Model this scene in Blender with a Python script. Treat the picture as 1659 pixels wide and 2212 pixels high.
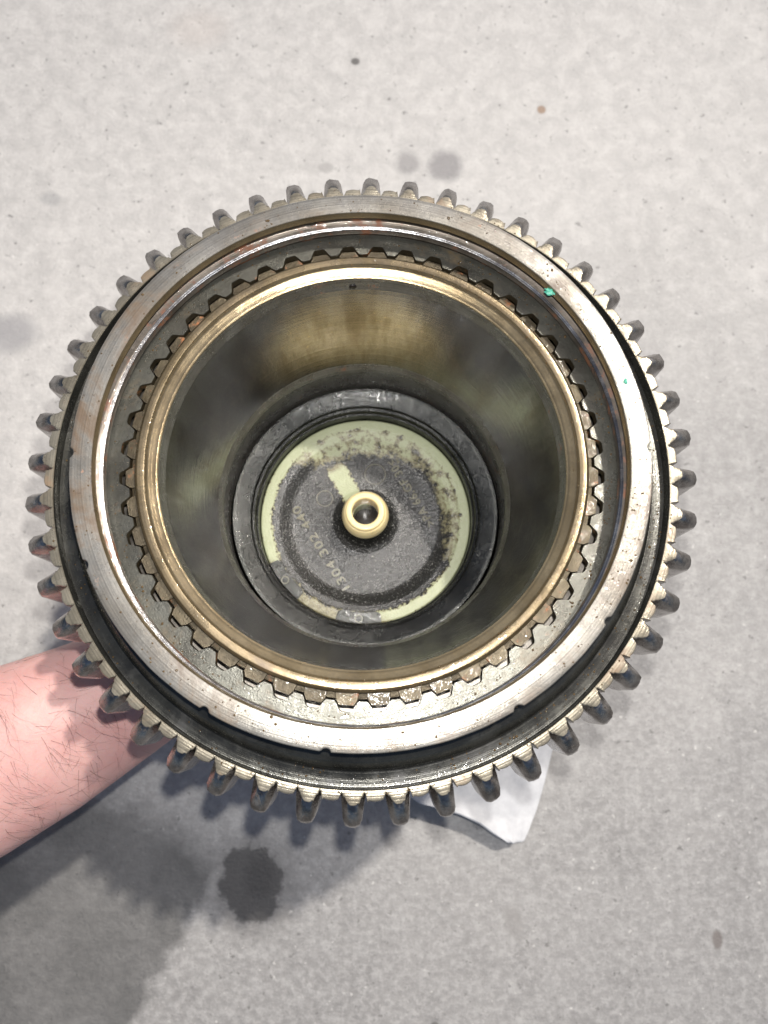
import bpy, bmesh, math, random
from mathutils import Vector, Matrix, noise
from mathutils.bvhtree import BVHTree

random.seed(7)
for o in list(bpy.data.objects):
    bpy.data.objects.remove(o)
scene = bpy.context.scene
COL = scene.collection
PI = math.pi
R = math.radians

# ------------------------------------------------------------------ camera
TILT = R(8.0)
GROUND_DEPTH = 0.50
CAM_H = GROUND_DEPTH * math.cos(TILT)
RIGHT = Vector((1, 0, 0))
UP = Vector((0, math.cos(TILT), math.sin(TILT)))
BACK = Vector((0, -math.sin(TILT), math.cos(TILT)))
CAM = Vector((0, 0, CAM_H))
cd = bpy.data.cameras.new('camera')
cam = bpy.data.objects.new('camera', cd)
COL.objects.link(cam)
cam.location = CAM
cam.rotation_euler = (TILT, 0, 0)
cd.sensor_fit = 'HORIZONTAL'
cd.lens = 7.0
cd.sensor_width = 7.0 * 1920 / 1934
cd.clip_start = 0.005
cd.clip_end = 500
cd.dof.use_dof = True
cd.dof.focus_distance = 0.300
cd.dof.aperture_fstop = 3.0
scene.camera = cam


def wpt(x, y, z):
    """metres right / up / towards the viewer, measured from the lens"""
    return CAM + RIGHT * x + UP * y + BACK * z


def at(px, py, depth):
    return wpt((px - 830) / 1671 * depth, (1106 - py) / 1671 * depth, -depth)


def on_ground(px, py):
    d = (RIGHT * ((px - 830) / 1671) + UP * ((1106 - py) / 1671) - BACK)
    return CAM + d * (CAM_H / -d.z)


# ------------------------------------------------------------------ light
SUN = (RIGHT * 0.47 + UP * 0.72 + BACK).normalized()
world = bpy.data.worlds.new('World')
scene.world = world
world.use_nodes = True
wn = world.node_tree
sky = wn.nodes.new('ShaderNodeTexSky')
sky.sky_type = 'NISHITA'
sky.sun_disc = False
sky.sun_elevation = math.asin(SUN.z)
sky.sun_rotation = math.atan2(SUN.x, SUN.y)
sky.air_density = 1.0
sky.dust_density = 3.0
sky.ozone_density = 0.6
bg = wn.nodes['Background']
bg.inputs['Strength'].default_value = 0.08
wn.links.new(sky.outputs[0], bg.inputs[0])

sl = bpy.data.lights.new('sun', 'SUN')
sl.energy = 3.0
sl.angle = R(2.0)
sl.color = (1.0, 0.94, 0.86)
sun = bpy.data.objects.new('sun', sl)
COL.objects.link(sun)
sun.rotation_euler = SUN.to_track_quat('Z', 'Y').to_euler()
sun.location = (0.5, 0.5, 2)

# the phone's own torch, lit a little above the lens: it draws the second shadow
fl = bpy.data.lights.new('phone_torch', 'POINT')
fl.energy = 5.6
fl.shadow_soft_size = 0.0035
fl.color = (1.0, 0.97, 0.93)
torch = bpy.data.objects.new('phone_torch', fl)
COL.objects.link(torch)
torch.location = wpt(0.0065, 0.0225, 0.004)

vs = scene.view_settings
vs.view_transform = 'Standard'
vs.look = 'None'
vs.exposure = 0.15
vs.gamma = 1.0
vs.use_curve_mapping = False


# ------------------------------------------------------------------ node helpers
class N:
    def __init__(self, name):
        self.m = bpy.data.materials.new(name)
        self.m.use_nodes = True
        self.t = self.m.node_tree
        self.b = self.t.nodes['Principled BSDF']
        self.tc = self.t.nodes.new('ShaderNodeTexCoord')
        self.co = self.tc.outputs['Object']

    def n(self, kind):
        return self.t.nodes.new(kind)

    def put(self, sock, v):
        if isinstance(v, (int, float)):
            sock.default_value = v
        elif isinstance(v, (tuple, list, Vector)):
            if len(sock.default_value) == 4 and len(v) == 3:
                v = (*v, 1)
            sock.default_value = v
        else:
            self.t.links.new(v, sock)

    def noise(self, scale, detail=4, rough=0.6, co=None, dist=0.0, dim='3D', w=None):
        k = self.n('ShaderNodeTexNoise')
        k.noise_dimensions = dim
        if dim != '1D':
            self.put(k.inputs['Vector'], co or self.co)
        if w is not None:
            self.put(k.inputs['W'], w)
        self.put(k.inputs['Scale'], scale)
        self.put(k.inputs['Detail'], detail)
        self.put(k.inputs['Roughness'], rough)
        self.put(k.inputs['Distortion'], dist)
        return k.outputs['Fac']

    def ramp(self, v, lo, hi, a=0.0, b=1.0, smooth=True):
        k = self.n('ShaderNodeMapRange')
        k.interpolation_type = 'SMOOTHSTEP' if smooth else 'LINEAR'
        self.put(k.inputs['Value'], v)
        for i, q in zip(('From Min', 'From Max', 'To Min', 'To Max'), (lo, hi, a, b)):
            self.put(k.inputs[i], q)
        return k.outputs['Result']

    def math(self, op, a, b=0.0, c=0.0):
        k = self.n('ShaderNodeMath')
        k.operation = op
        self.put(k.inputs[0], a)
        self.put(k.inputs[1], b)
        self.put(k.inputs[2], c)
        return k.outputs[0]

    def vmath(self, op, a, b=(0, 0, 0)):
        k = self.n('ShaderNodeVectorMath')
        k.operation = op
        self.put(k.inputs[0], a)
        self.put(k.inputs[1], b)
        return k.outputs['Value'] if op in ('LENGTH', 'DISTANCE', 'DOT_PRODUCT') else k.outputs[0]

    def mix(self, f, a, b, blend='MIX'):
        k = self.n('ShaderNodeMix')
        k.data_type = 'RGBA'
        k.blend_type = blend
        self.put(k.inputs[0], f)
        self.put(k.inputs[6], a)
        self.put(k.inputs[7], b)
        return k.outputs[2]

    def polar(self):
        """radius from the object's Z axis and angle about it"""
        s = self.n('ShaderNodeSeparateXYZ')
        self.put(s.inputs[0], self.co)
        r = self.math('SQRT', self.math('ADD', self.math('MULTIPLY', s.outputs[0], s.outputs[0]),
                                        self.math('MULTIPLY', s.outputs[1], s.outputs[1])))
        return r, s.outputs[0], s.outputs[1], s.outputs[2]

    def bump(self, h, strength, dist, normal=None):
        k = self.n('ShaderNodeBump')
        self.put(k.inputs['Strength'], strength)
        self.put(k.inputs['Distance'], dist)
        self.put(k.inputs['Height'], h)
        if normal is not None:
            self.put(k.inputs['Normal'], normal)
        return k.outputs[0]

    def set(self, **kw):
        for k, v in kw.items():
            self.put(self.b.inputs[k.replace('_', ' ')], v)
        return self.m


def per_object(nd):
    """shift the texture by a random amount per object, so shared meshes differ"""
    oi = nd.n('ShaderNodeObjectInfo')
    r = nd.math('MULTIPLY', oi.outputs['Random'], 3.0)
    nd.co = nd.vmath('ADD', nd.co, r)
    return oi.outputs['Random']


def steel(name, c1, c2, rough=0.35, rough2=None, rust=0.0, rustcol=(0.16, 0.055, 0.018), turned=0.0, pitch=900,
          aniso=0.0, blot=60, coat=0.0, dirt=0.0, dirtcol=(0.05, 0.04, 0.03), metallic=1.0, micro=0.15,
          rand=False, grain=0.0, cyl=False, lines=0.3, speck=0.0, speckcol=(0.075, 0.05, 0.032), axial=0.0):
    nd = N(name)
    if rand:
        per_object(nd)
    r, x, y, z = nd.polar()
    a = nd.noise(blot, 6, 0.65)
    col = nd.mix(nd.ramp(a, 0.35, 0.66), c1, c2)
    fine = nd.noise(900, 3, 0.7)
    col = nd.mix(nd.ramp(fine, 0.35, 0.75, 0.0, 0.35), col, tuple(q * 0.45 for q in c1))
    ro = nd.ramp(nd.noise(blot * 1.7, 5, 0.7), 0.3, 0.7, rough * 0.75, rough2 or rough * 1.35)
    met = metallic
    if dirt:
        dm = nd.ramp(nd.noise(blot * 0.8, 8, 0.72, dist=0.6), 0.62 - dirt * 0.3, 0.78 - dirt * 0.3)
        col = nd.mix(dm, col, dirtcol)
        ro = nd.math('MULTIPLY_ADD', dm, 0.12, ro)
        met = nd.math('MULTIPLY_ADD', dm, -0.6, met)
    if rust:
        rm = nd.ramp(nd.noise(blot * 1.3, 10, 0.78, co=nd.vmath('ADD', nd.co, (1.3, 2.1, 0.4))),
                     0.70 - rust * 0.3, 0.78 - rust * 0.3)
        rc = nd.mix(nd.noise(700, 4), rustcol, tuple(min(1, q * 2.6) for q in rustcol))
        col = nd.mix(rm, col, rc)
        ro = nd.math('MULTIPLY_ADD', rm, 0.25, ro)
        met = nd.math('MULTIPLY_ADD', rm, -0.85, met)
    nrm = None
    if speck:
        sp = nd.ramp(nd.noise(330, 5, 0.72), 0.60, 0.68, 0.0, speck)
        sp = nd.math('MULTIPLY', sp, nd.ramp(nd.noise(30, 3, 0.6, co=nd.vmath('ADD', nd.co, (3.0, 1.0, 2.0))), 0.38, 0.62))
        col = nd.mix(sp, col, speckcol)
        ro = nd.math('MULTIPLY_ADD', sp, 0.2, ro)
    if axial:
        st = nd.noise(1.0, 5, 0.6, co=nd.vmath('MULTIPLY', nd.co, (95, 95, 5)))
        col = nd.mix(nd.ramp(st, 0.38, 0.66, 0.0, axial), col, (0.19, 0.175, 0.15))
        s2 = nd.noise(1.0, 4, 0.65, co=nd.vmath('MULTIPLY', nd.co, (520, 520, 22)))
        col = nd.mix(nd.ramp(s2, 0.45, 0.7, 0.0, 0.4), col, (0.20, 0.19, 0.175))
        s3 = nd.noise(900, 4, 0.7, dim='1D', w=z)
        col = nd.mix(nd.ramp(s3, 0.5, 0.75, 0.0, 0.22), col, (0.60, 0.58, 0.55))
        fk = nd.ramp(nd.noise(1.0, 2, 0.5, co=nd.vmath('MULTIPLY', nd.co, (300, 300, 800))), 0.68, 0.72, 0.0, 0.75)
        col = nd.mix(fk, col, (0.50, 0.46, 0.38))
    if turned:
        w = z if cyl else r
        l1 = nd.noise(pitch, 2, 0.6, dim='1D', w=w)
        l2 = nd.noise(pitch * 3.1, 1, 0.5, dim='1D', w=w)
        h = nd.math('ADD', l1, nd.math('MULTIPLY', l2, 0.4))
        nrm = nd.bump(h, turned, 0.0006)
        col = nd.mix(nd.ramp(l1, 0.3, 0.6, lines, 0.0), col, (0.03, 0.027, 0.022))
    if micro:
        h2 = nd.math('ADD', nd.noise(1500, 4, 0.7), nd.math('MULTIPLY', nd.noise(260, 5, 0.7), 1.2))
        nrm = nd.bump(h2, micro, 0.0004, nrm)
    if grain:
        g = nd.math('ADD', nd.noise(1500, 2, 0.6), nd.math('MULTIPLY', nd.noise(3200, 1, 0.5), 0.5))
        nrm = nd.bump(g, grain, 0.0005, nrm)
    nd.set(Base_Color=col, Roughness=ro, Metallic=met)
    if nrm is not None:
        nd.put(nd.b.inputs['Normal'], nrm)
    if aniso:
        tg = nd.n('ShaderNodeTangent')
        tg.direction_type = 'RADIAL'
        tg.axis = 'Z'
        nd.put(nd.b.inputs['Tangent'], tg.outputs[0])
        nd.set(Anisotropic=aniso)
    if coat:
        cm = nd.ramp(nd.noise(95, 3, 0.55, co=nd.vmath('ADD', nd.co, (0.7, 0.2, 0.9))), 0.42, 0.52, 0.15 * coat, coat)
        nd.set(Coat_Weight=cm, Coat_Roughness=0.06, Coat_IOR=1.5)
        cb = nd.bump(nd.noise(330, 3, 0.6), 0.35, 0.0012)
        nd.put(nd.b.inputs['Coat Normal'], cb)
    return nd.m


M = {}
M['collar'] = steel('worn_collar_steel', (0.27, 0.26, 0.235), (0.18, 0.165, 0.138), 0.27, turned=0.10, pitch=1300, lines=0.30,
                    aniso=0.2, blot=30, dirt=0.46, dirtcol=(0.105, 0.075, 0.05), rust=0.26, coat=0.9, speck=1.0, metallic=0.55)
M['flange'] = steel('turned_flange_steel', (0.28, 0.255, 0.20), (0.19, 0.168, 0.125), 0.28, turned=0.15, pitch=700, lines=0.30,
                    aniso=0.2, blot=45, rust=0.22, dirt=0.30, dirtcol=(0.17, 0.115, 0.07), coat=0.15, speck=0.7, metallic=0.6)
M['groove'] = steel('oiled_dark_groove_steel', (0.055, 0.055, 0.048), (0.030, 0.030, 0.027), 0.24, turned=0.12, pitch=600, lines=0.2,
                    blot=70, dirt=0.35, dirtcol=(0.018, 0.018, 0.016), coat=0.3, micro=0.15, metallic=0.7)
M['innerwall'] = steel('rusty_inner_wall_steel', (0.13, 0.11, 0.09), (0.07, 0.058, 0.045), 0.34, turned=0.15, pitch=900, lines=0.2,
                       blot=60, rust=0.62, rustcol=(0.085, 0.029, 0.010), coat=0.4, cyl=True, metallic=0.6)
M['ridge'] = steel('polished_ridge_steel', (0.22, 0.225, 0.235), (0.14, 0.13, 0.125), 0.22, turned=0.2, pitch=900, lines=0.2,
                   blot=60, rust=0.35, rustcol=(0.10, 0.04, 0.015), coat=0.4)
M['goldedge'] = steel('oil_tinted_edge_steel', (0.36, 0.28, 0.165), (0.24, 0.18, 0.10), 0.20, turned=0.25, pitch=1300, lines=0.40,
                      blot=60, coat=0.4, aniso=0.3, speck=0.5, metallic=0.75)
M['tooth'] = steel('worn_tooth_steel', (0.37, 0.35, 0.33), (0.17, 0.15, 0.135), 0.18, blot=260, rust=0.14, dirt=0.30,
                   dirtcol=(0.045, 0.034, 0.027), coat=0.25, rand=True, micro=0.35)
M['plate'] = steel('dark_grey_plate_steel', (0.112, 0.112, 0.096), (0.070, 0.068, 0.057), 0.28, turned=0.05, pitch=1500, lines=0.1,
                   aniso=0.2, blot=45, rust=0.30, rustcol=(0.13, 0.048, 0.014), coat=0.4, dirt=0.30,
                   dirtcol=(0.085, 0.06, 0.03), micro=0.3, speck=0.6, metallic=0.65)
M['ringface'] = steel('brown_oiled_ring_steel', (0.21, 0.163, 0.095), (0.125, 0.095, 0.052), 0.25, turned=0.06, pitch=1200, lines=0.12,
                      blot=40, dirt=0.30, dirtcol=(0.10, 0.066, 0.034), coat=0.9, aniso=0.2, speck=0.6, metallic=0.65)
M['spline'] = steel('brown_spline_steel', (0.085, 0.069, 0.042), (0.045, 0.035, 0.020), 0.36, blot=90, rust=0.42, coat=0.4, metallic=0.6,
                    rustcol=(0.12, 0.042, 0.011), rand=True, micro=0.5)
M['bore'] = steel('bore_wall_steel', (0.42, 0.43, 0.45), (0.33, 0.33, 0.335), 0.14, turned=0.03, lines=0.06, pitch=500,
                  blot=10, coat=0.3, micro=0.04, cyl=True, axial=0.75)
M['boreband'] = steel('bore_lip_steel', (0.25, 0.245, 0.225), (0.16, 0.15, 0.13), 0.28, turned=0.15, pitch=900, lines=0.4,
                      blot=70, rust=0.36, rustcol=(0.12, 0.045, 0.014), coat=0.3, micro=0.2, cyl=True, speck=0.6, metallic=0.7)
M['blackring'] = steel('black_grained_ring', (0.050, 0.051, 0.049), (0.022, 0.023, 0.022), 0.23, turned=0.06, pitch=1400, lines=0.25,
                       blot=60, micro=0.0, metallic=0.9, grain=0.5, speck=0.6, speckcol=(0.012, 0.012, 0.012), coat=0.25)
M['drum'] = steel('drum_outer_steel', (0.30, 0.28, 0.25), (0.20, 0.18, 0.16), 0.4, blot=40, rust=0.2, coat=0.3)


def baffle_material():
    nd = N('grimy_pale_green_plastic')
    r, x, y, z = nd.polar()
    n1 = nd.noise(180, 6, 0.7)
    n2 = nd.noise(620, 4, 0.7)
    ang = nd.math('ARCTAN2', y, x)
    jit = nd.math('MULTIPLY_ADD', nd.math('ADD', n1, nd.math('MULTIPLY', n2, 0.7)), 0.007, -0.006)
    rj = nd.math('ADD', r, jit)
    # flange ring wiped clean
    clean = nd.math('MULTIPLY', nd.ramp(rj, 0.0450, 0.0468), nd.ramp(rj, 0.0525, 0.0512))
    # less of it on the lower left
    low = nd.ramp(nd.vmath('DOT_PRODUCT', nd.co, (-0.45, -0.9, 0)), 0.034, 0.044, 1.0, 0.45)
    clean = nd.math('MULTIPLY', clean, low)
    # right and upper right of the dish wall, half clean
    side = nd.ramp(nd.vmath('DOT_PRODUCT', nd.co, (0.85, 0.35, 0)), 0.018, 0.040)
    dish = nd.math('MULTIPLY', nd.ramp(rj, 0.034, 0.043), side)
    top = nd.math('MULTIPLY', nd.ramp(y, 0.021, 0.036), nd.ramp(rj, 0.030, 0.040))
    half = nd.math('MAXIMUM', dish, top)
    half = nd.math('MULTIPLY', half, nd.ramp(n1, 0.36, 0.6, 0.25, 0.95))
    # bare stripe running from the tube up to the left
    dx, dy = math.cos(R(119)), math.sin(R(119))
    along = nd.vmath('DOT_PRODUCT', nd.co, (dx, dy, 0))
    across = nd.math('ABSOLUTE', nd.math('ADD', nd.vmath('DOT_PRODUCT', nd.co, (-dy, dx, 0)), jit))
    stripe = nd.math('MULTIPLY', nd.ramp(across, 0.0054, 0.0036), nd.ramp(along, 0.002, 0.004))
    stripe = nd.math('MULTIPLY', stripe, nd.ramp(nd.math('ADD', along, jit), 0.036, 0.027))
    bare = nd.math('MAXIMUM', nd.math('MAXIMUM', clean, half), stripe)
    bare = nd.ramp(nd.math('MULTIPLY_ADD', n2, 0.7, nd.math('SUBTRACT', bare, 0.35)), 0.15, 0.85)
    green = nd.mix(n1, (0.33, 0.355, 0.225), (0.23, 0.245, 0.145))
    brown = (0.17, 0.135, 0.065)
    edge = nd.math('MULTIPLY', bare, nd.math('SUBTRACT', 1.0, bare))
    col = nd.mix(bare, (0.011, 0.011, 0.010), green)
    col = nd.mix(nd.math('MULTIPLY', edge, 2.2), col, brown)
    h = nd.math('ADD', nd.noise(1100, 2, 0.6), nd.math('MULTIPLY', nd.noise(2600, 1, 0.5), 0.5))
    nd.put(nd.b.inputs['Normal'], nd.bump(h, 0.6, 0.0005))
    col = nd.mix(nd.ramp(nd.noise(1250, 2, 0.5), 0.60, 0.70, 0.0, 0.35), col, (0.30, 0.30, 0.27))
    return nd.set(Base_Color=col, Roughness=nd.ramp(bare, 0, 1, 0.21, 0.36), Specular_IOR_Level=0.5)


M['baffle'] = baffle_material()


def simple(name, c1, c2, rough, scale, bump=0.2, spec=0.5, sss=0.0, bd=0.0004, bs=900):
    nd = N(name)
    col = nd.mix(nd.ramp(nd.noise(scale, 6, 0.65), 0.3, 0.7), c1, c2)
    nd.put(nd.b.inputs['Normal'], nd.bump(nd.noise(bs, 4, 0.7), bump, bd))
    nd.set(Base_Color=col, Roughness=rough, Specular_IOR_Level=spec)
    if sss:
        nd.set(Subsurface_Weight=sss, Subsurface_Radius=(0.004, 0.0022, 0.001), Subsurface_Scale=1.0)
    return nd.m


def tube_material():
    nd = N('cream_nylon')
    r, x, y, z = nd.polar()
    col = nd.mix(nd.noise(120, 4), (0.70, 0.59, 0.33), (0.60, 0.48, 0.24))
    st = nd.ramp(nd.noise(1.0, 6, 0.7, co=nd.vmath('MULTIPLY', nd.co, (90, 90, 700))), 0.60, 0.68)
    side = nd.ramp(r, 0.0086, 0.0092)
    col = nd.mix(nd.math('MULTIPLY', st, nd.math('MULTIPLY_ADD', side, 0.75, 0.12)), col, (0.05, 0.032, 0.012))
    nd.put(nd.b.inputs['Normal'], nd.bump(nd.noise(700, 3), 0.12, 0.0003))
    return nd.set(Base_Color=col, Roughness=0.32, Subsurface_Weight=0.35, Subsurface_Radius=(0.004, 0.003, 0.0015),
                  Subsurface_Scale=1.0, Coat_Weight=0.5, Coat_Roughness=0.08)


M['tube'] = tube_material()
M['letter'] = simple('grimy_raised_letter', (0.115, 0.11, 0.075), (0.16, 0.15, 0.10), 0.3, 300, 0.4, 0.7)
M['darkhole'] = simple('black_oil', (0.012, 0.010, 0.008), (0.02, 0.015, 0.01), 0.2, 300, 0.2, 0.7)
M['fleck'] = simple('green_plastic_shaving', (0.03, 0.22, 0.15), (0.05, 0.32, 0.22), 0.4, 400, 0.4, 0.5, 0.2)


# ------------------------------------------------------------------ mesh helpers
def add(name, me, mat, parent=None, angle=30, smooth=True):
    o = bpy.data.objects.new(name, me)
    COL.objects.link(o)
    if mat is not None and not me.materials:
        for q in (mat if isinstance(mat, (list, tuple)) else [mat]):
            me.materials.append(q)
    if smooth:
        for p in me.polygons:
            p.use_smooth = True
        me.set_sharp_from_angle(angle=R(angle))
    if parent is not None:
        o.parent = parent
    return o


def tag(o, label, cat, group=None):
    o['label'] = label
    o['category'] = cat
    if group:
        o['group'] = group
    return o


def rounded(prof, rad):
    """prof: list of (r, z, mat[, flag]) in mm; small fillet on every corner"""
    out = [prof[0]]
    for i in range(1, len(prof) - 1):
        p, q, s = prof[i - 1], prof[i], prof[i + 1]
        P, Q, S = Vector(p[:2]), Vector(q[:2]), Vector(s[:2])
        a, b = (P - Q), (S - Q)
        t = min(rad, a.length * 0.4, b.length * 0.4)
        if a.length < 1e-6 or b.length < 1e-6 or a.angle(b) > R(165):
            out.append(q)
            continue
        A = Q + a.normalized() * t
        B = Q + b.normalized() * t
        m = (A + B) / 2 * 0.35 + Q * 0.65
        fl = q[3] if len(q) > 3 else ''
        fa = fl
        out.append((A.x, A.y, p[2], fa))
        out.append((m.x, m.y, p[2], fa))
        out.append((B.x, B.y, q[2], fa))
    out.append(prof[-1])
    return out


def lathe(name, prof, n, mats, parent, rmod=None, rad=0.35, close=False, angle=32):
    """each profile point carries the material index of the segment that follows it"""
    pr = rounded(prof, rad)
    verts, faces, mi = [], [], []
    k = len(pr)
    for i in range(n):
        ph = 2 * PI * i / n
        c, s = math.cos(ph), math.sin(ph)
        for q in pr:
            r = q[0]
            z = q[1]
            if rmod:
                r, z = rmod(r, z, ph, q[3] if len(q) > 3 else '')
            verts.append((r * c * 1e-3, r * s * 1e-3, z * 1e-3))
    seg = k if close else k - 1
    for i in range(n):
        j = (i + 1) % n
        for a in range(seg):
            b = (a + 1) % k
            faces.append((i * k + a, j * k + a, j * k + b, i * k + b))
            mi.append(pr[a][2])
    me = bpy.data.meshes.new(name)
    me.from_pydata(verts, [], faces)
    for m in mats:
        me.materials.append(m)
    me.polygons.foreach_set('material_index', mi)
    me.update()
    bm = bmesh.new()
    bm.from_mesh(me)
    bmesh.ops.recalc_face_normals(bm, faces=bm.faces)
    bm.to_mesh(me)
    bm.free()
    return add(name, me, None, parent, angle)


# ------------------------------------------------------------------ ground
def ground_material():
    nd = N('worn_concrete')
    big = nd.noise(3.2, 5, 0.6)
    mid = nd.noise(26, 7, 0.68)
    mid2 = nd.noise(75, 6, 0.7, dist=0.4)
    fine = nd.noise(190, 6, 0.75)
    grit = nd.noise(430, 4, 0.75)
    col = nd.mix(nd.ramp(big, 0.3, 0.7), (0.205, 0.199, 0.193), (0.27, 0.262, 0.253))
    col = nd.mix(nd.ramp(mid, 0.42, 0.68, 0.0, 0.45), col, (0.155, 0.15, 0.146))
    col = nd.mix(nd.ramp(mid2, 0.50, 0.70, 0.0, 0.45), col, (0.36, 0.355, 0.345))
    col = nd.mix(nd.ramp(fine, 0.40, 0.68, 0.0, 0.6), col, (0.42, 0.412, 0.40))
    col = nd.mix(nd.ramp(grit, 0.56, 0.70, 0.0, 0.55), col, (0.125, 0.12, 0.115))
    # lighting gradient painted into slab colour: paler towards upper left, with a ragged border
    pale = nd.math('MULTIPLY_ADD', nd.noise(7, 6, 0.62), 0.55, nd.vmath('DOT_PRODUCT', nd.co, (-0.5, 1.0, 0)))
    col = nd.mix(nd.ramp(pale, 0.05, 0.55, 0.0, 0.66), col, nd.mix(nd.ramp(mid2, 0.3, 0.7), (0.47, 0.455, 0.435), (0.62, 0.60, 0.57)))

    sp1 = nd.noise(240, 3, 0.6, co=nd.vmath('ADD', nd.co, (4, 1, 2)))
    col = nd.mix(nd.ramp(sp1, 0.66, 0.72, 0.0, 0.6), col, (0.62, 0.60, 0.57))
    sp2 = nd.noise(170, 4, 0.65, co=nd.vmath('ADD', nd.co, (7, 3, 5)))
    col = nd.mix(nd.ramp(grit, 0.58, 0.72, 0.0, 0.35), col, (0.20, 0.195, 0.19))
    col = nd.mix(nd.ramp(sp2, 0.63, 0.68, 0.0, 0.7), col, (0.11, 0.105, 0.10))

    def blob(px, py, rx, ry, colour, amount, soft=0.25, jag=0.5, scale=90, ang=0.0):
        nonlocal col
        c = on_ground(px, py)
        k = nd.n('ShaderNodeMapping')
        k.vector_type = 'TEXTURE'
        k.inputs['Location'].default_value = c
        k.inputs['Rotation'].default_value = (0, 0, ang)
        sc = GROUND_DEPTH / 1671
        k.inputs['Scale'].default_value = (rx * sc, ry * sc, 1)
        nd.put(k.inputs['Vector'], nd.co)
        d = nd.vmath('LENGTH', k.outputs[0])
        d = nd.math('MULTIPLY_ADD', nd.noise(scale, 6, 0.65), jag, nd.math('SUBTRACT', d, jag * 0.5))
        col = nd.mix(nd.ramp(d, 1.0 + soft, 1.0 - soft, 0.0, amount), col, colour)

    # dark oil drip, older drips, painted shadow, single specks
    # lower-left shadow of unbuilt phone and hand painted into the slab colour, stain-mottled
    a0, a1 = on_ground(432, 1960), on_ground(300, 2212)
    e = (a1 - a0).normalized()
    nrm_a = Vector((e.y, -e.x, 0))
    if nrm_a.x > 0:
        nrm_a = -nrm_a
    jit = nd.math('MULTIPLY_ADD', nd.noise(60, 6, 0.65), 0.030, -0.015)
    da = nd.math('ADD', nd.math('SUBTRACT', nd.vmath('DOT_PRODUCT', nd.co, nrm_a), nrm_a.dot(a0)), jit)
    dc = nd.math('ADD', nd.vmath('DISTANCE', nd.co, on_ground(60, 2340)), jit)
    painted_shadow = nd.math('MULTIPLY', nd.ramp(da, -0.004, 0.008), nd.ramp(dc, 0.178, 0.148))
    painted_shadow = nd.math('MULTIPLY', painted_shadow, nd.ramp(nd.noise(22, 5, 0.6), 0.3, 0.7, 0.62, 0.86))
    col = nd.mix(painted_shadow, col, (0.062, 0.061, 0.058))
    blob(548, 1915, 88, 100, (0.11, 0.105, 0.10), 0.55, 0.35, 0.9, 110)
    blob(545, 1908, 62, 74, (0.045, 0.042, 0.040), 0.85, 0.10, 1.3, 75, 0.4)
    blob(560, 1895, 30, 40, (0.028, 0.026, 0.025), 0.6, 0.5, 0.8, 140)
    blob(882, 352, 26, 28, (0.20, 0.192, 0.19), 0.70, 0.45, 0.7, 120)
    blob(962, 358, 38, 37, (0.17, 0.162, 0.165), 0.75, 0.40, 0.8, 110)
    blob(705, 362, 18, 13, (0.26, 0.25, 0.24), 0.6, 0.3, 0.5, 160)
    blob(20, 720, 60, 42, (0.24, 0.235, 0.24), 0.7, 0.4, 0.6, 60)
    blob(768, 133, 10, 9, (0.07, 0.065, 0.06), 0.9, 0.3, 0.3, 200)
    blob(1170, 237, 10, 10, (0.25, 0.16, 0.10), 0.9, 0.3, 0.3, 200)
    blob(1110, 1990, 18, 32, (0.22, 0.21, 0.2), 0.6, 0.4, 0.6, 120, 0.3)
    blob(940, 2217, 9, 8, (0.08, 0.075, 0.07), 0.8, 0.3, 0.3, 200)
    blob(1550, 2030, 10, 18, (0.13, 0.11, 0.10), 0.8, 0.3, 0.3, 200)
    blob(110, 430, 22, 16, (0.25, 0.25, 0.25), 0.5, 0.4, 0.6, 120)
    blob(430, 60, 60, 50, (0.46, 0.38, 0.33), 0.2, 0.6, 0.9, 40)
    h = nd.math('ADD', nd.math('MULTIPLY', fine, 0.8), grit)
    nd.put(nd.b.inputs['Normal'], nd.bump(h, 0.5, 0.0012))
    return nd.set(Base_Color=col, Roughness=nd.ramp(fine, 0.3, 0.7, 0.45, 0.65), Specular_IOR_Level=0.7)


gm = bpy.data.meshes.new('ground')
S = 60
gm.from_pydata([(-S, -S, 0), (S, -S, 0), (S, S, 0), (-S, S, 0)], [], [(0, 1, 2, 3)])
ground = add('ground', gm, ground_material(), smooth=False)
ground['kind'] = 'structure'

# ------------------------------------------------------------------ the gear
tx, ty = R(0.75), R(13.75)
ax = Vector((math.sin(tx), math.sin(ty), 1.0)).normalized()
u = (Vector((1, 0, 0)) - ax * ax.x).normalized()
v = ax.cross(u)


def c2w(q):
    return RIGHT * q.x + UP * q.y + BACK * q.z


C = wpt(-0.00764, 0.0219, -0.273)
gear = bpy.data.objects.new('toothed_drum', None)
COL.objects.link(gear)
gear.empty_display_size = 0.05
U, V, A = c2w(u), c2w(v), c2w(ax)
gear.matrix_world = Matrix(((U.x, V.x, A.x, C.x), (U.y, V.y, A.y, C.y), (U.z, V.z, A.z, C.z), (0, 0, 0, 1)))
tag(gear, 'oily steel toothed drum with deep bore, held over the concrete by a bare arm', 'gear')

NT = 48
TOOTH0 = R(6.2)
NOTCH0 = R(4.1)
NICKS = [R(q) for q in (-179.3, -156.4, -119.8, -96.2, -59.7, -35.8, 0.8)]


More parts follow.
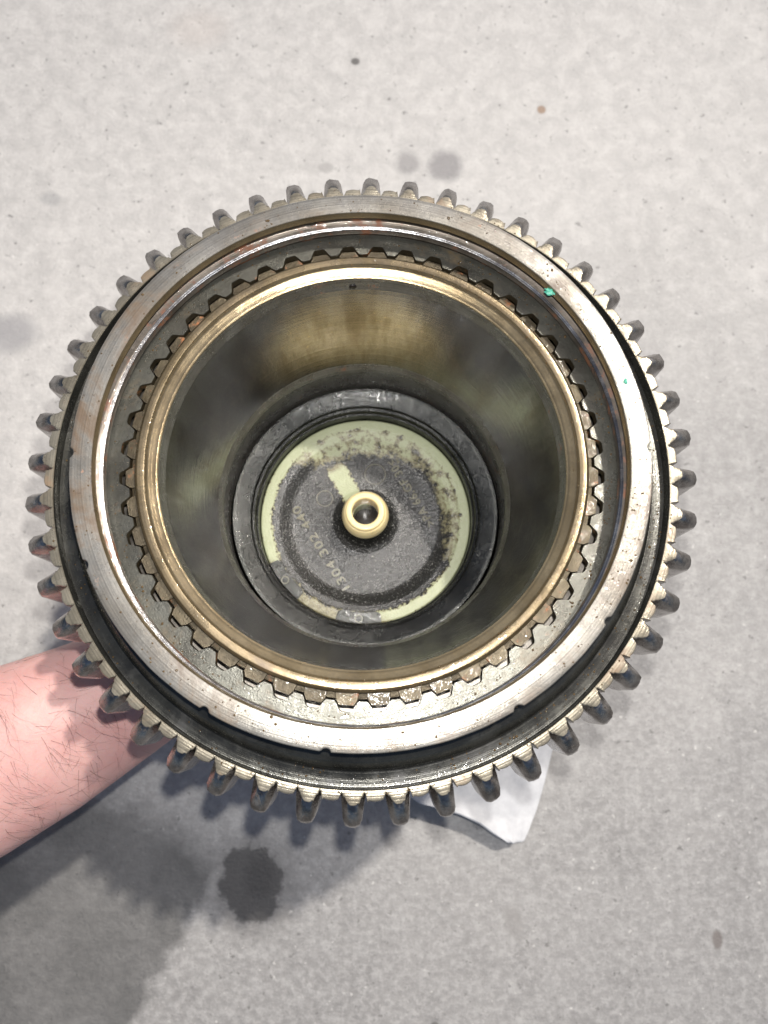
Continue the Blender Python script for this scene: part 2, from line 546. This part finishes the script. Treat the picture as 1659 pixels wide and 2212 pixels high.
def flange_mod(r, z, ph, fl):
    if fl == 'o':                       # face outline: tab before each tooth, round notch beside it, hump between
        t = ((ph - TOOTH0) * NT / (2 * PI)) % 1.0
        x = min(t, 1 - t) * 2 * PI * 119 / NT          # mm from the tooth's centre line
        d = (x - 3.45) / 1.35
        cut = 3.1 * math.sqrt(1 - d * d) if abs(d) < 1 else 0.0
        top = 121.4 if x < 3.45 else 119.9
        if x < 2.1:
            top -= 1.6 * max(0.0, x - 0.6) ** 2 / 2.25
        if x > 5.0:
            top -= 0.5 * ((x - 7.8) / 2.4) ** 2
        top += 0.35 * noise.noise(Vector((math.cos(ph) * 26, math.sin(ph) * 26, 0)))
        r = r - 118.3 + top - cut
    return r, z


# toothed flange: root, face, inner wall and floor of the groove
lathe('flange', [
    (112, -46, 0), (118.3, -46, 0, 'o'), (118.3, -20.8, 0, 'o'), (117.9, -20.0, 0, 'o'), (116.2, -20.0, 1),
    (115.8, -20.6, 1), (115.6, -25.2, 1), (110.2, -25.0, 1), (109.2, -19.6, 1), (108.2, -18.2, 1), (106.6, -16.4, 1),
    (103.4, -15.4, 1), (102.9, -13.6, 1), (101, -13.6, 1), (99, -40, 1), (112, -46, 0)],
    NT * 28, [M['flange'], M['groove']], gear, flange_mod, 0.3)


def tooth_mesh(var):
    rnd = random.Random(var)
    # sections from the front (narrow tab) to the full tooth behind it: (z, [(half width, radius)...])
    s0 = [(2.3, 116.4), (2.0, 119.4), (1.6, 120.6), (1.0, 121.1), (0.4, 121.25)]
    s1 = [(4.5, 116.4), (4.05, 120.5), (3.25, 125.6), (2.4, 127.5), (1.0, 128.2)]
    s2 = [(4.6, 116.4), (4.2, 120.5), (3.4, 126.6), (2.6, 128.5), (1.1, 129.2)]
    secs = [(-20.25, s0, 0.0), (-21.4, [(a * 0.75 + b * 0.25, c * 0.7 + d * 0.3) for (a, c), (b, d) in zip(s0, s1)], 0.1),
            (-24.6, s1, 0.22), (-27.5, s2, 0.1), (-46, s2, 0.05)]
    bm = bmesh.new()
    rows = []
    for z, s, j in secs:
        pts = [(-w, r) for w, r in s] + [(w, r) for w, r in reversed(s)]
        rows.append([bm.verts.new(((r + rnd.uniform(-j, j)) * 1e-3, (w + rnd.uniform(-j, j)) * 1e-3,
                                   (z + rnd.uniform(-j, j)) * 1e-3)) for w, r in pts])
    m = len(rows[0])
    for a, b in zip(rows, rows[1:]):
        for i in range(m):
            j = (i + 1) % m
            bm.faces.new((a[i], a[j], b[j], b[i]))
    bm.faces.new(rows[0])
    bm.faces.new(rows[-1])
    bmesh.ops.recalc_face_normals(bm, faces=bm.faces)
    me = bpy.data.meshes.new('tooth')
    bm.to_mesh(me)
    bm.free()
    me.materials.append(M['tooth'])
    for p in me.polygons:
        p.use_smooth = True
    me.polygons[-2].material_index = 0
    me.set_sharp_from_angle(angle=R(50))
    return me


TM = [tooth_mesh(q) for q in range(6)]
for i in range(NT):
    o = bpy.data.objects.new('tooth', TM[random.randrange(6)])
    COL.objects.link(o)
    o.parent = gear
    o.rotation_euler = (0, 0, TOOTH0 + i * 2 * PI / NT + random.uniform(-0.0015, 0.0015))


def collar_mod(r, z, ph, fl):
    if fl == 'n':
        for q in NICKS:
            d = (ph - q + PI) % (2 * PI) - PI
            x = abs(d) * r / 1.7
            if x < 1:
                r -= 1.2 * math.sqrt(1 - x * x)
        r += 0.12 * noise.noise(Vector((math.cos(ph) * 14, math.sin(ph) * 14, 3)))
    return r, z


lathe('collar', [
    (101.5, -20, 1), (102.3, -13, 1), (102.4, -7.5, 1, 'n'), (102.7, -0.35, 0, 'n'), (102.3, 0.0, 0, 'n'),
    (99.3, 0.05, 0), (95.0, 0.0, 2), (94.3, -2.9, 3), (97.3, -3.5, 3), (97.3, -9.0, 3), (95.4, -9.7, 4),
    (94.2, -10.1, 3), (93.9, -12.6, 3), (95.2, -13.1, 3), (95.2, -19, 3), (101.5, -20, 1)],
    NT * 20, [M['collar'], M['groove'], M['goldedge'], M['innerwall'], M['ridge']], gear, collar_mod, 0.25)

# oval port in the wall inside the collar
for ang in (102.6, 196.0):
    bm = bmesh.new()
    bmesh.ops.create_uvsphere(bm, u_segments=16, v_segments=10, radius=1)
    for q in bm.verts:
        q.co = Vector((q.co.x * 0.0012, q.co.y * 0.0030, q.co.z * 0.0016))
    me = bpy.data.meshes.new('oil_port')
    bm.to_mesh(me)
    bm.free()
    o = add('oil_port', me, M['darkhole'], gear)
    o.location = (0.0969 * math.cos(R(ang)), 0.0969 * math.sin(R(ang)), -0.0063)
    o.rotation_euler = (0, 0, R(ang))


bm = bmesh.new()
bmesh.ops.create_uvsphere(bm, u_segments=16, v_segments=10, radius=1)
for q in bm.verts:
    q.co = Vector((q.co.x * 0.0006, q.co.y * 0.0016, q.co.z * 0.0016))
me = bpy.data.meshes.new('oil_port')
bm.to_mesh(me)
bm.free()
o = add('oil_port', me, M['darkhole'], gear)
o.location = (0.0752 * math.cos(R(93.5)), 0.0752 * math.sin(R(93.5)), -0.0203)
o.rotation_euler = (0, 0, R(93.5))

# beads of oil standing on the metal
bm = bmesh.new()
rb = random.Random(11)
for i in range(900):
    k = rb.random()
    if k < 0.30:
        rr, zz0 = rb.uniform(95.5, 102), 0.0
    elif k < 0.55:
        rr, zz0 = rb.uniform(110.5, 115.3), -25.05
    elif k < 0.80:
        rr, zz0 = rb.uniform(90.5, 93.6), -14.9
    elif k < 0.92:
        rr, zz0 = 79.5 + rb.uniform(-0.2, 0.2), -11.3
    else:
        rr, zz0 = rb.uniform(116.5, 117.5), -20.0
    an = rb.gauss(0.0, 1.3) - 0.3 if rb.random() < 0.6 else rb.uniform(0, 2 * PI)
    sz = rb.uniform(0.12, 0.42) * (1.6 if rb.random() < 0.06 else 1)
    vs_ = bmesh.ops.create_icosphere(bm, subdivisions=1, radius=1)['verts']
    ex, ey = rb.uniform(0.8, 1.3), rb.uniform(0.8, 1.3)
    for q in vs_:
        q.co = Vector((q.co.x * sz * ex + rr * math.cos(an), q.co.y * sz * ey + rr * math.sin(an), q.co.z * sz * 0.55 + zz0)) * 1e-3
me = bpy.data.meshes.new('oil_beads')
bm.to_mesh(me)
bm.free()
o = add('oil_beads', me, simple('amber_oil', (0.09, 0.055, 0.02), (0.05, 0.03, 0.012), 0.07, 300, 0.0, 0.8), gear, 180)
o['kind'] = 'stuff'

# retaining plate with trapezoid notches in its inner edge
def notched_ring(name, r_out, r_in, r_notch, z0, z1, mat, parent):
    sub = 16
    bm = bmesh.new()
    rings = []
    for i in range(NT * sub):
        t = (i / sub) % 1.0 - 0.5                      # 0 at the notch
        ph = NOTCH0 + (i / sub - 0.5) * 2 * PI / NT
        wmm = abs(t) * 2 * PI * 88 / NT
        f = max(0.0, min(1.0, (wmm - 1.9) / (4.1 - 1.9)))
        ri = r_notch + (r_in - r_notch) * f
        ri += 0.10 * noise.noise(Vector((math.cos(ph) * 30, math.sin(ph) * 30, 1)))
        c, s = math.cos(ph) * 1e-3, math.sin(ph) * 1e-3
        rings.append([bm.verts.new((q * c, q * s, z * 1e-3)) for q, z in
                      ((r_out, z1), (r_out, z0), (r_notch + 1.2, z0), (ri + 0.15, z0), (ri, z0 - 0.2), (ri, z1))])
    k = len(rings)
    for i in range(k):
        a, b = rings[i], rings[(i + 1) % k]
        for j in range(6):
            l = (j + 1) % 6
            f = bm.faces.new((a[j], b[j], b[l], a[l]))
            f.material_index = 1 if j == 4 else 0
    bmesh.ops.recalc_face_normals(bm, faces=bm.faces)
    me = bpy.data.meshes.new(name)
    bm.to_mesh(me)
    bm.free()
    return add(name, me, mat, parent, 32)


notched_ring('retaining_plate', 94.9, 86.3, 89.9, -14.9, -18.5, [M['plate'], M['spline']], gear)

# inner drum: ring face, turned lip, bore, and the closed back
lathe('inner_drum', [
    (70, -127, 3), (82, -121, 3), (82, -31, 5), (85.7, -31, 5), (85.7, -16.0, 5), (83.5, -15.9, 0), (83.5, -12.2, 0), (82.3, -10.9, 0), (79.8, -11.1, 1),
    (79.2, -12.6, 1), (75.7, -14.6, 4), (75.5, -18.5, 4), (74.9, -22.2, 2), (64.4, -70.5, 4),
    (63.4, -73.2, 4), (62.9, -76.5, 4), (63.4, -78.0, 4), (63.6, -94.0, 4), (64.2, -99, 2), (60, -112, 2), (20, -118, 2),
    (20, -127, 3), (70, -127, 3)],
    384, [M['ringface'], M['goldedge'], M['bore'], M['drum'], M['boreband'], M['spline']], gear, None, 0.5)

lathe('back_web', [(81.5, -32, 0), (100, -32, 0), (113, -45, 0), (113, -47.5, 0), (81.5, -47.5, 0), (81.5, -32, 0)], 192,
      [M['drum']], gear, None, 0.5)

# external splines of the inner drum, one in each notch
bm = bmesh.new()
sec = [(-4.3, 83.0), (-3.85, 86.0), (-2.75, 87.7), (2.75, 87.7), (3.85, 86.0), (4.3, 83.0)]
rows = [[bm.verts.new((r * 1e-3, w * k * 1e-3, z * 1e-3)) for w, r in sec] for z, k in ((-15.5, 0.95), (-15.9, 1), (-31.8, 1))]
for a, b in zip(rows, rows[1:]):
    for i in range(6):
        bm.faces.new((a[i], a[(i + 1) % 6], b[(i + 1) % 6], b[i]))
bm.faces.new(rows[0])
bm.faces.new(rows[-1])
bmesh.ops.recalc_face_normals(bm, faces=bm.faces)
spm = bpy.data.meshes.new('spline_tooth')
bm.to_mesh(spm)
bm.free()
spm.materials.append(M['spline'])
for i in range(NT):
    o = bpy.data.objects.new('spline_tooth', spm)
    COL.objects.link(o)
    o.parent = gear
    o.rotation_euler = (0, 0, NOTCH0 + i * 2 * PI / NT)

# black seat ring at the bottom of the bore
lathe('seat_ring', [
    (63.0, -110, 0), (63.0, -96.2, 0), (62.4, -95.4, 0), (61.0, -95.6, 0), (55.2, -98.2, 0), (54.4, -98.6, 0),
    (54.1, -100.4, 0), (52.9, -100.9, 0), (52.5, -103.6, 0), (51.7, -104.0, 0), (51.3, -112, 0), (63.0, -110, 0)],
    288, [M['blackring']], gear, None, 0.3)

# plastic oil baffle: flange, rolled dish, flat with lettering, fillet up to the tube
baf = lathe('oil_baffle', [
    (51.25, -114.5, 0), (51.2, -109.8, 0), (50.6, -109.4, 0), (46.4, -109.4, 0), (45.6, -109.9, 0), (44.6, -110.2, 0),
    (42.5, -110.6, 0), (40.4, -111.7, 0), (38.2, -113.2, 0), (36.2, -114.1, 0), (34.5, -114.3, 0), (20, -114.2, 0),
    (16.2, -113.8, 0), (13.6, -112.5, 0), (11.9, -110.4, 0), (11.0, -107, 0), (10.6, -104, 0), (6.0, -104, 0),
    (5.6, -116, 0), (51.25, -114.5, 0)],
    240, [M['baffle']], gear, None, 0.25, angle=45)

lathe('oil_tube', [
    (6.25, -110, 0), (6.2, -93.6, 0), (6.8, -92.9, 0), (8.6, -92.9, 0), (9.2, -93.5, 0), (9.35, -95.0, 0),
    (9.9, -95.3, 0), (10.9, -97.6, 0), (11.2, -99.2, 0), (11.0, -100.2, 0), (11.3, -101.0, 0), (10.9, -104.5, 0),
    (10.2, -108, 0), (6.25, -110, 0)], 96, [M['tube']], gear, None, 0.3)
lathe('tube_bottom', [(0.05, -112.0, 0), (5.9, -112.0, 0), (5.9, -117, 0), (0.05, -117, 0)], 32, [M['darkhole']], gear)


def tab(ang, name='baffle_tab'):
    """raised rounded tab on the baffle flange with a pin hole"""
    bm = bmesh.new()
    n = 14
    top, bot = [], []
    half = 10.4 / 48
    outl = []
    for i in range(n + 1):
        outl.append((51.1, -half + 2 * half * i / n))
    for i in range(n + 1):
        a = half - 2 * half * i / n
        e = max(0, (abs(a) - half * 0.86) / (half * 0.14))
        outl.append((45.9 + 1.2 * e * e, a))
    for r, a in outl:
        top.append(bm.verts.new((r * math.cos(a) * 1e-3, r * math.sin(a) * 1e-3, -0.1076)))
        bot.append(bm.verts.new((r * math.cos(a) * 1e-3, r * math.sin(a) * 1e-3, -0.1100)))
    k = len(top)
    m = n + 1
    for i in range(n):
        bm.faces.new((top[i], top[i + 1], top[2 * m - 2 - i], top[2 * m - 1 - i]))
    for i in range(k):
        j = (i + 1) % k
        bm.faces.new((top[i], top[j], bot[j], bot[i]))
    bmesh.ops.recalc_face_normals(bm, faces=bm.faces)
    es = [e for e in bm.edges if all(abs(q.co.z + 0.1076) < 1e-6 for q in e.verts) and len(e.link_faces) == 2 and
          e.calc_face_angle(0) > 0.5]
    bmesh.ops.bevel(bm, geom=es, offset=0.0004, segments=2, affect='EDGES')
    me = bpy.data.meshes.new(name)
    bm.to_mesh(me)
    bm.free()
    o = add(name, me, M['blackring'], gear)
    o.rotation_euler = (0, 0, R(ang))
    # pin seated in the tab
    pn = lathe('pin', [(0.02, -107.75, 0), (1.45, -107.75, 0), (1.55, -107.4, 0), (1.9, -107.4, 0), (1.95, -108.0, 0)],
               24, [M['letter']], o, None, 0.08)
    for q in pn.data.vertices:
        q.co.x += 0.0490
    return o


tab(-93.5)
tab(-141.5)


def text_mesh(name, body, p0, p1, size, z, parent, tops):
    """lettering laid along the straight line p0 -> p1 (mm, gear plane)"""
    cu = bpy.data.curves.new(name, 'FONT')
    cu.body = body
    cu.align_x = 'LEFT'
    cu.align_y = 'CENTER'
    cu.size = 1.0
    cu.extrude = 0.03
    cu.bevel_depth = 0.012
    cu.space_character = 1.12
    tmp = bpy.data.objects.new(name + '_curve', cu)
    COL.objects.link(tmp)
    bpy.context.view_layer.update()
    me = bpy.data.meshes.new_from_object(tmp.evaluated_get(bpy.context.evaluated_depsgraph_get()))
    bpy.data.objects.remove(tmp)
    bpy.data.curves.remove(cu)
    me.name = name
    xs = [q.co.x for q in me.vertices]
    ys = [q.co.y for q in me.vertices]
    d = Vector((p1[0] - p0[0], p1[1] - p0[1]))
    e = d.normalized()
    f = Vector((-e.y, e.x)) * tops
    kx = d.length / (max(xs) - min(xs))
    ky = size / (max(ys) - min(ys))
    y0 = (max(ys) + min(ys)) / 2
    for q in me.vertices:
        a, b = (q.co.x - min(xs)) * kx, (q.co.y - y0) * ky
        w = Vector(p0) + e * a + f * b
        q.co = (w.x * 1e-3, w.y * 1e-3, z * 1e-3 + q.co.z * 0.011)
    me.materials.clear()
    o = add(name, me, M['letter'], parent, 30)
    return o


text_mesh('lettering', '1304 302 440', (-9.3, -34.0), (-35.2, 6.9), 4.3, -113.95, baf, 1)
text_mesh('lettering', '>PA 66.GF 30<', (32.6, -2.4), (12.2, 31.2), 4.3, -113.95, baf, 1)


# faint moulded circles on the baffle
def circle_mark(x, y, rad, z):
    me = lathe('moulded_circle', [(rad - 0.25, -0.1, 0), (rad - 0.1, 0.12, 0), (rad + 0.1, 0.12, 0), (rad + 0.25, -0.1, 0)],
               40, [M['letter']], baf, None, 0.02)
    me.location = (x * 1e-3, y * 1e-3, z * 1e-3)


circle_mark(4.6, 24.2, 5.2, -114.25)
circle_mark(-20.5, 11.5, 4.0, -114.25)

# ------------------------------------------------------------------ green shavings and the oil drop on the drum
def shaving(px, py, z, size, seed, label):
    rnd = random.Random(seed)
    bm = bmesh.new()
    bmesh.ops.create_icosphere(bm, subdivisions=3, radius=1)
    off = Vector((rnd.random() * 20, rnd.random() * 20, 0))
    for q in bm.verts:
        d = 0.45 + 1.25 * abs(noise.noise(q.co * 2.1 + off)) + 0.25 * noise.noise(q.co * 5 + off)
        q.co = Vector((q.co.x * d * size, q.co.y * d * size * 1.5, q.co.z * d * size * 0.5))
    me = bpy.data.meshes.new('green_shaving')
    bm.to_mesh(me)
    bm.free()
    o = add('green_shaving', me, M['fleck'], angle=60)
    P = Vector((px, py))
    # drop the pixel onto the plane of the drum at height z
    d = RIGHT * ((px - 830) / 1671) + UP * ((1106 - py) / 1671) - BACK
    c = C + A * z
    t = (c - CAM).dot(A) / d.dot(A)
    o.location = CAM + d * t
    o.rotation_euler = (TILT - R(13), 0, rnd.random() * 3)
    tag(o, label, 'plastic shaving')
    return o


shaving(1188, 631, -0.0012, 0.0014, 3, 'bright green plastic shaving on the inner edge of the steel collar')
shaving(1352, 824, 0.0003, 0.0009, 9, 'tiny green smear of plastic on the collar face at right')


# ------------------------------------------------------------------ arm and hand under the drum
def lofted(bm, path, n=20):
    """path: list of (centre, half width, half thickness, side vector)"""
    rows = []
    for i, (c, a, b, side) in enumerate(path):
        p = path[max(0, i - 1)][0]
        q = path[min(len(path) - 1, i + 1)][0]
        t = (q - p).normalized()
        s = (side - t * side.dot(t)).normalized()
        w = t.cross(s)
        rows.append([bm.verts.new(c + s * (a * math.cos(2 * PI * k / n)) + w * (b * math.sin(2 * PI * k / n))) for k in range(n)])
    for r0, r1 in zip(rows, rows[1:]):
        for k in range(n):
            bm.faces.new((r0[k], r0[(k + 1) % n], r1[(k + 1) % n], r1[k]))
    bm.faces.new(rows[0])
    bm.faces.new(rows[-1])


def drum_pt(r, ang, z):
    """point in the gear's own frame (mm, degrees) to world"""
    return C + U * (r * 1e-3 * math.cos(R(ang))) + V * (r * 1e-3 * math.sin(R(ang))) + A * (z * 1e-3)


bm = bmesh.new()
side = (RIGHT * 0.45 + UP * 0.9)
arm_path = []
for px, py, dep, a, b in ((-1500, 2330, 0.30, 48, 46), (-1000, 2080, 0.315, 50, 46), (-600, 1895, 0.33, 49, 43), (-300, 1765, 0.343, 46, 39),
                          (-60, 1662, 0.352, 42.5, 35), (100, 1588, 0.360, 38.5, 31), (220, 1525, 0.367, 34.5, 26),
                          (330, 1462, 0.373, 32, 22), (420, 1410, 0.380, 35, 20)):
    arm_path.append((at(px, py, dep), a * 1e-3, b * 1e-3, side))
lofted(bm, arm_path, 28)
# palm lying along the drum's lower-left side
palm = []
for r, ang, z, a, b in ((108, 217, -96, 34, 19), (96, 218, -103, 38, 17), (86, 221, -118, 41, 15), (70, 222, -137, 40, 13.5), (48, 222, -145, 37, 12)):
    palm.append((drum_pt(r, ang, z), a * 1e-3, b * 1e-3, (UP * 0.7 - RIGHT * 0.7)))
lofted(bm, palm, 20)


def finger(pts, rads):
    for (p, ra), (q, rb) in zip(zip(pts, rads), zip(pts[1:], rads[1:])):
        lofted(bm, [(p, ra, ra, UP + RIGHT * 0.3), ((p + q) / 2, (ra + rb) / 2 * 0.96, (ra + rb) / 2 * 0.96, UP + RIGHT * 0.3),
                    (q, rb, rb, UP + RIGHT * 0.3)], 14)
        bmesh.ops.create_uvsphere(bm, u_segments=12, v_segments=8, radius=rb, matrix=Matrix.Translation(q))


e45 = (RIGHT * math.cos(R(42)) + UP * math.sin(R(42)))
pe = (RIGHT * -math.sin(R(42)) + UP * math.cos(R(42)))
base = drum_pt(48, 222, -145)
for k, (off, l1, l2, l3, rr) in enumerate(((-0.029, 36, 22, 17, 8.2), (-0.010, 42, 27, 20, 9.2), (0.010, 44, 29, 21, 9.4), (0.029, 39, 25, 19, 9.0))):
    b0 = base + pe * off * 0.9 - e45 * 0.006
    dr = (e45 + pe * off * 5).normalized()
    p1 = b0 + dr * l1 * 1e-3 + A * 0.003
    p2 = p1 + (dr * 0.92 + A * 0.3).normalized() * l2 * 1e-3
    p3 = p2 + (dr * 0.75 + A * 0.6).normalized() * l3 * 1e-3
    # keep the fingers just under the drum's back plate
    P = []
    for q in (b0, p1, p2, p3):
        zz = (q - C).dot(A)
        lim = -0.127 - rr * 1e-3
        P.append(q + A * (min(0, lim - zz)))
    finger(P, [rr * 1e-3 * f for f in (1.08, 1.0, 0.94, 0.82)])
# thumb leaves the side of the palm and lies along the drum wall
finger([drum_pt(101, 212, -100), drum_pt(98, 196, -92), drum_pt(94, 179, -84), drum_pt(92.5, 166, -80)], [0.014, 0.012, 0.0105, 0.0088])
me = bpy.data.meshes.new('arm_raw')
bmesh.ops.recalc_face_normals(bm, faces=bm.faces)
bm.to_mesh(me)
bm.free()
raw = bpy.data.objects.new('arm_raw', me)
COL.objects.link(raw)
rm = raw.modifiers.new('r', 'REMESH')
rm.mode = 'VOXEL'
rm.voxel_size = 0.0024
sm = raw.modifiers.new('s', 'SMOOTH')
sm.factor = 0.5
sm.iterations = 10
bpy.context.view_layer.update()
arm_me = bpy.data.meshes.new_from_object(raw.evaluated_get(bpy.context.evaluated_depsgraph_get()))
bpy.data.objects.remove(raw)
arm_me.name = 'arm'


def skin_material():
    nd = N('skin')
    a = nd.noise(55, 5, 0.6)
    b = nd.noise(260, 4, 0.65)
    col = nd.mix(nd.ramp(a, 0.3, 0.7), (0.46, 0.255, 0.235), (0.50, 0.30, 0.275))
    col = nd.mix(nd.ramp(b, 0.45, 0.75, 0.0, 0.25), col, (0.46, 0.20, 0.18))
    h = nd.math('ADD', nd.noise(900, 4, 0.7), nd.math('MULTIPLY', nd.noise(190, 3, 0.6, dist=1.0), 1.2))
    nd.put(nd.b.inputs['Normal'], nd.bump(h, 0.25, 0.0006))
    return nd.set(Base_Color=col, Roughness=0.5, Subsurface_Weight=0.35, Subsurface_Radius=(0.006, 0.0022, 0.0012),
                  Subsurface_Scale=1.0, Specular_IOR_Level=0.4)


person = add('person', arm_me, skin_material(), angle=180)
tag(person, 'bare hairy forearm reaching in from lower left, hand under the drum', 'person')

# hairs on the forearm
bvh = BVHTree.FromPolygons([q.co for q in arm_me.vertices], [p.vertices[:] for p in arm_me.polygons])
hv, hf = [], []
rnd = random.Random(5)
axis0, axis1 = at(-500, 1850, 0.33), at(330, 1462, 0.373)
along = (axis1 - axis0).normalized()
tries = 0
made = 0
while made < 650 and tries < 9000:
    tries += 1
    px, py = rnd.uniform(-420, 330), rnd.uniform(1340, 2000)
    o0 = CAM.copy()
    d0 = (at(px, py, 0.3) - CAM).normalized()
    hit, nrm, idx, dist = bvh.ray_cast(o0, d0)
    if hit is None or dist > 0.42:
        continue
    if nrm.dot(d0) > 0:
        nrm = -nrm
    if rnd.random() > 0.35 + 0.9 * abs(noise.noise(Vector((px / 140, py / 140, 2)))):
        continue
    ln = rnd.uniform(0.006, 0.017)
    flow = (along * 0.55 - UP * 0.75 + RIGHT * (1.3 * noise.noise(Vector((px / 70, py / 70, 0))) + rnd.uniform(-0.5, 0.5)) +
            UP * (1.3 * noise.noise(Vector((px / 70, py / 70, 7))) + rnd.uniform(-0.5, 0.5)))
    flow = (flow - nrm * flow.dot(nrm)).normalized()
    curl = rnd.uniform(-0.8, 0.8)
    sd = nrm.cross(flow)
    pts = []
    for k in range(6):
        t = k / 5
        pts.append(hit + flow * (ln * t) + nrm * (0.0002 + ln * 0.20 * t * (1 - 0.6 * t)) + sd * (ln * curl * 0.5 * t * t))
    w0 = rnd.choice((0.00003, 0.00004, 0.000055, 0.000075))
    base_i = len(hv)
    for k, p in enumerate(pts):
        w = w0 * (1 - 0.8 * k / 5)
        for j in range(3):
            an = 2 * PI * j / 3
            hv.append(p + sd * (w * math.cos(an)) + nrm * (w * math.sin(an)))
    for k in range(5):
        for j in range(3):
            q0 = base_i + k * 3
            hf.append((q0 + j, q0 + (j + 1) % 3, q0 + 3 + (j + 1) % 3, q0 + 3 + j))
    made += 1
hm = bpy.data.meshes.new('arm_hair')
hm.from_pydata(hv, [], hf)
hair = add('arm_hair', hm, simple('dark_hair', (0.035, 0.018, 0.012), (0.07, 0.038, 0.025), 0.45, 500, 0.0), person)
hair['kind'] = 'stuff'

# sleeve at the elbow, beyond the edge of the picture
bm = bmesh.new()
sp = []
for f, a, b in ((0.0, 66, 62), (0.12, 64, 60), (0.25, 63, 58), (0.34, 60, 55)):
    c = arm_path[0][0].lerp(arm_path[1][0], f) - (arm_path[1][0] - arm_path[0][0]) * 0.08
    sp.append((c, a * 1e-3, b * 1e-3, side))
lofted(bm, sp, 28)
bmesh.ops.recalc_face_normals(bm, faces=bm.faces)
me = bpy.data.meshes.new('sleeve')
bm.to_mesh(me)
bm.free()
add('sleeve', me, simple('navy_cotton', (0.03, 0.035, 0.06), (0.045, 0.05, 0.08), 0.9, 300, 0.5, 0.2), person)


# ------------------------------------------------------------------ pale cloth lying on the concrete
def cloth():
    def lift(px, py, h):
        g = on_ground(px, py)
        d = (CAM - g)
        return g + d * (h / d.z)
    # rows run from the hidden upper end to the free corner; (left, right, height left, mid, right)
    rows = [((700, 1500), (1230, 1440), 30, 34, 10), ((760, 1600), (1222, 1520), 30, 30, 9), ((850, 1690), (1208, 1580), 27, 25, 8),
            ((905, 1738), (1192, 1640), 25, 20, 8), ((985, 1752), (1176, 1700), 24, 14, 9),
            ((1040, 1778), (1160, 1752), 22, 13, 11), ((1075, 1806), (1145, 1792), 20, 15, 13), ((1100, 1824), (1132, 1820), 18, 17, 15)]
    n = 14
    bm = bmesh.new()
    grid = []
    for (l, r, hl, hm_, hr) in rows:
        line = []
        for i in range(n + 1):
            t = i / n
            h = hl * (1 - t) * (1 - 2 * t) + 4 * hm_ * t * (1 - t) + hr * t * (2 * t - 1)
            h += 1.5 * noise.noise(Vector((t * 3, l[1] / 60, 0))) + 3.0 * noise.noise(Vector((t * 1.6 + 4, l[1] / 110 + l[0] / 200, 3)))
            px = l[0] + (r[0] - l[0]) * t
            py = l[1] + (r[1] - l[1]) * t
            line.append(bm.verts.new(lift(px, py, max(2.0, h) * 1e-3)))
        grid.append(line)
    for a, b in zip(grid, grid[1:]):
        for i in range(n):
            bm.faces.new((a[i], a[i + 1], b[i + 1], b[i]))
    bmesh.ops.subdivide_edges(bm, edges=bm.edges[:], cuts=2, use_grid_fill=True)
    for q in bm.verts:
        c = q.co
        w = 2.6 * noise.noise(c * 38) + 1.5 * noise.noise(c * 85 + Vector((3, 1, 0))) + 1.6 * (abs(noise.noise(c * 50 + Vector((9, 4, 2)))) - 0.2)
        q.co.z = max(0.002, q.co.z + w * 1e-3)
    bmesh.ops.recalc_face_normals(bm, faces=bm.faces)
    me = bpy.data.meshes.new('cloth')
    bm.to_mesh(me)
    bm.free()
    o = add('cloth', me, simple('pale_grey_cloth', (0.56, 0.565, 0.575), (0.46, 0.465, 0.48), 0.9, 120, 0.6, 0.2, bd=0.0006, bs=1400), angle=180)
    so = o.modifiers.new('thick', 'SOLIDIFY')
    so.thickness = 0.0022
    so.offset = -1
    ss = o.modifiers.new('sub', 'SUBSURF')
    ss.levels = ss.render_levels = 1
    tag(o, 'crumpled corner of a pale grey cloth on the concrete below the drum', 'cloth')
    return o


cloth()
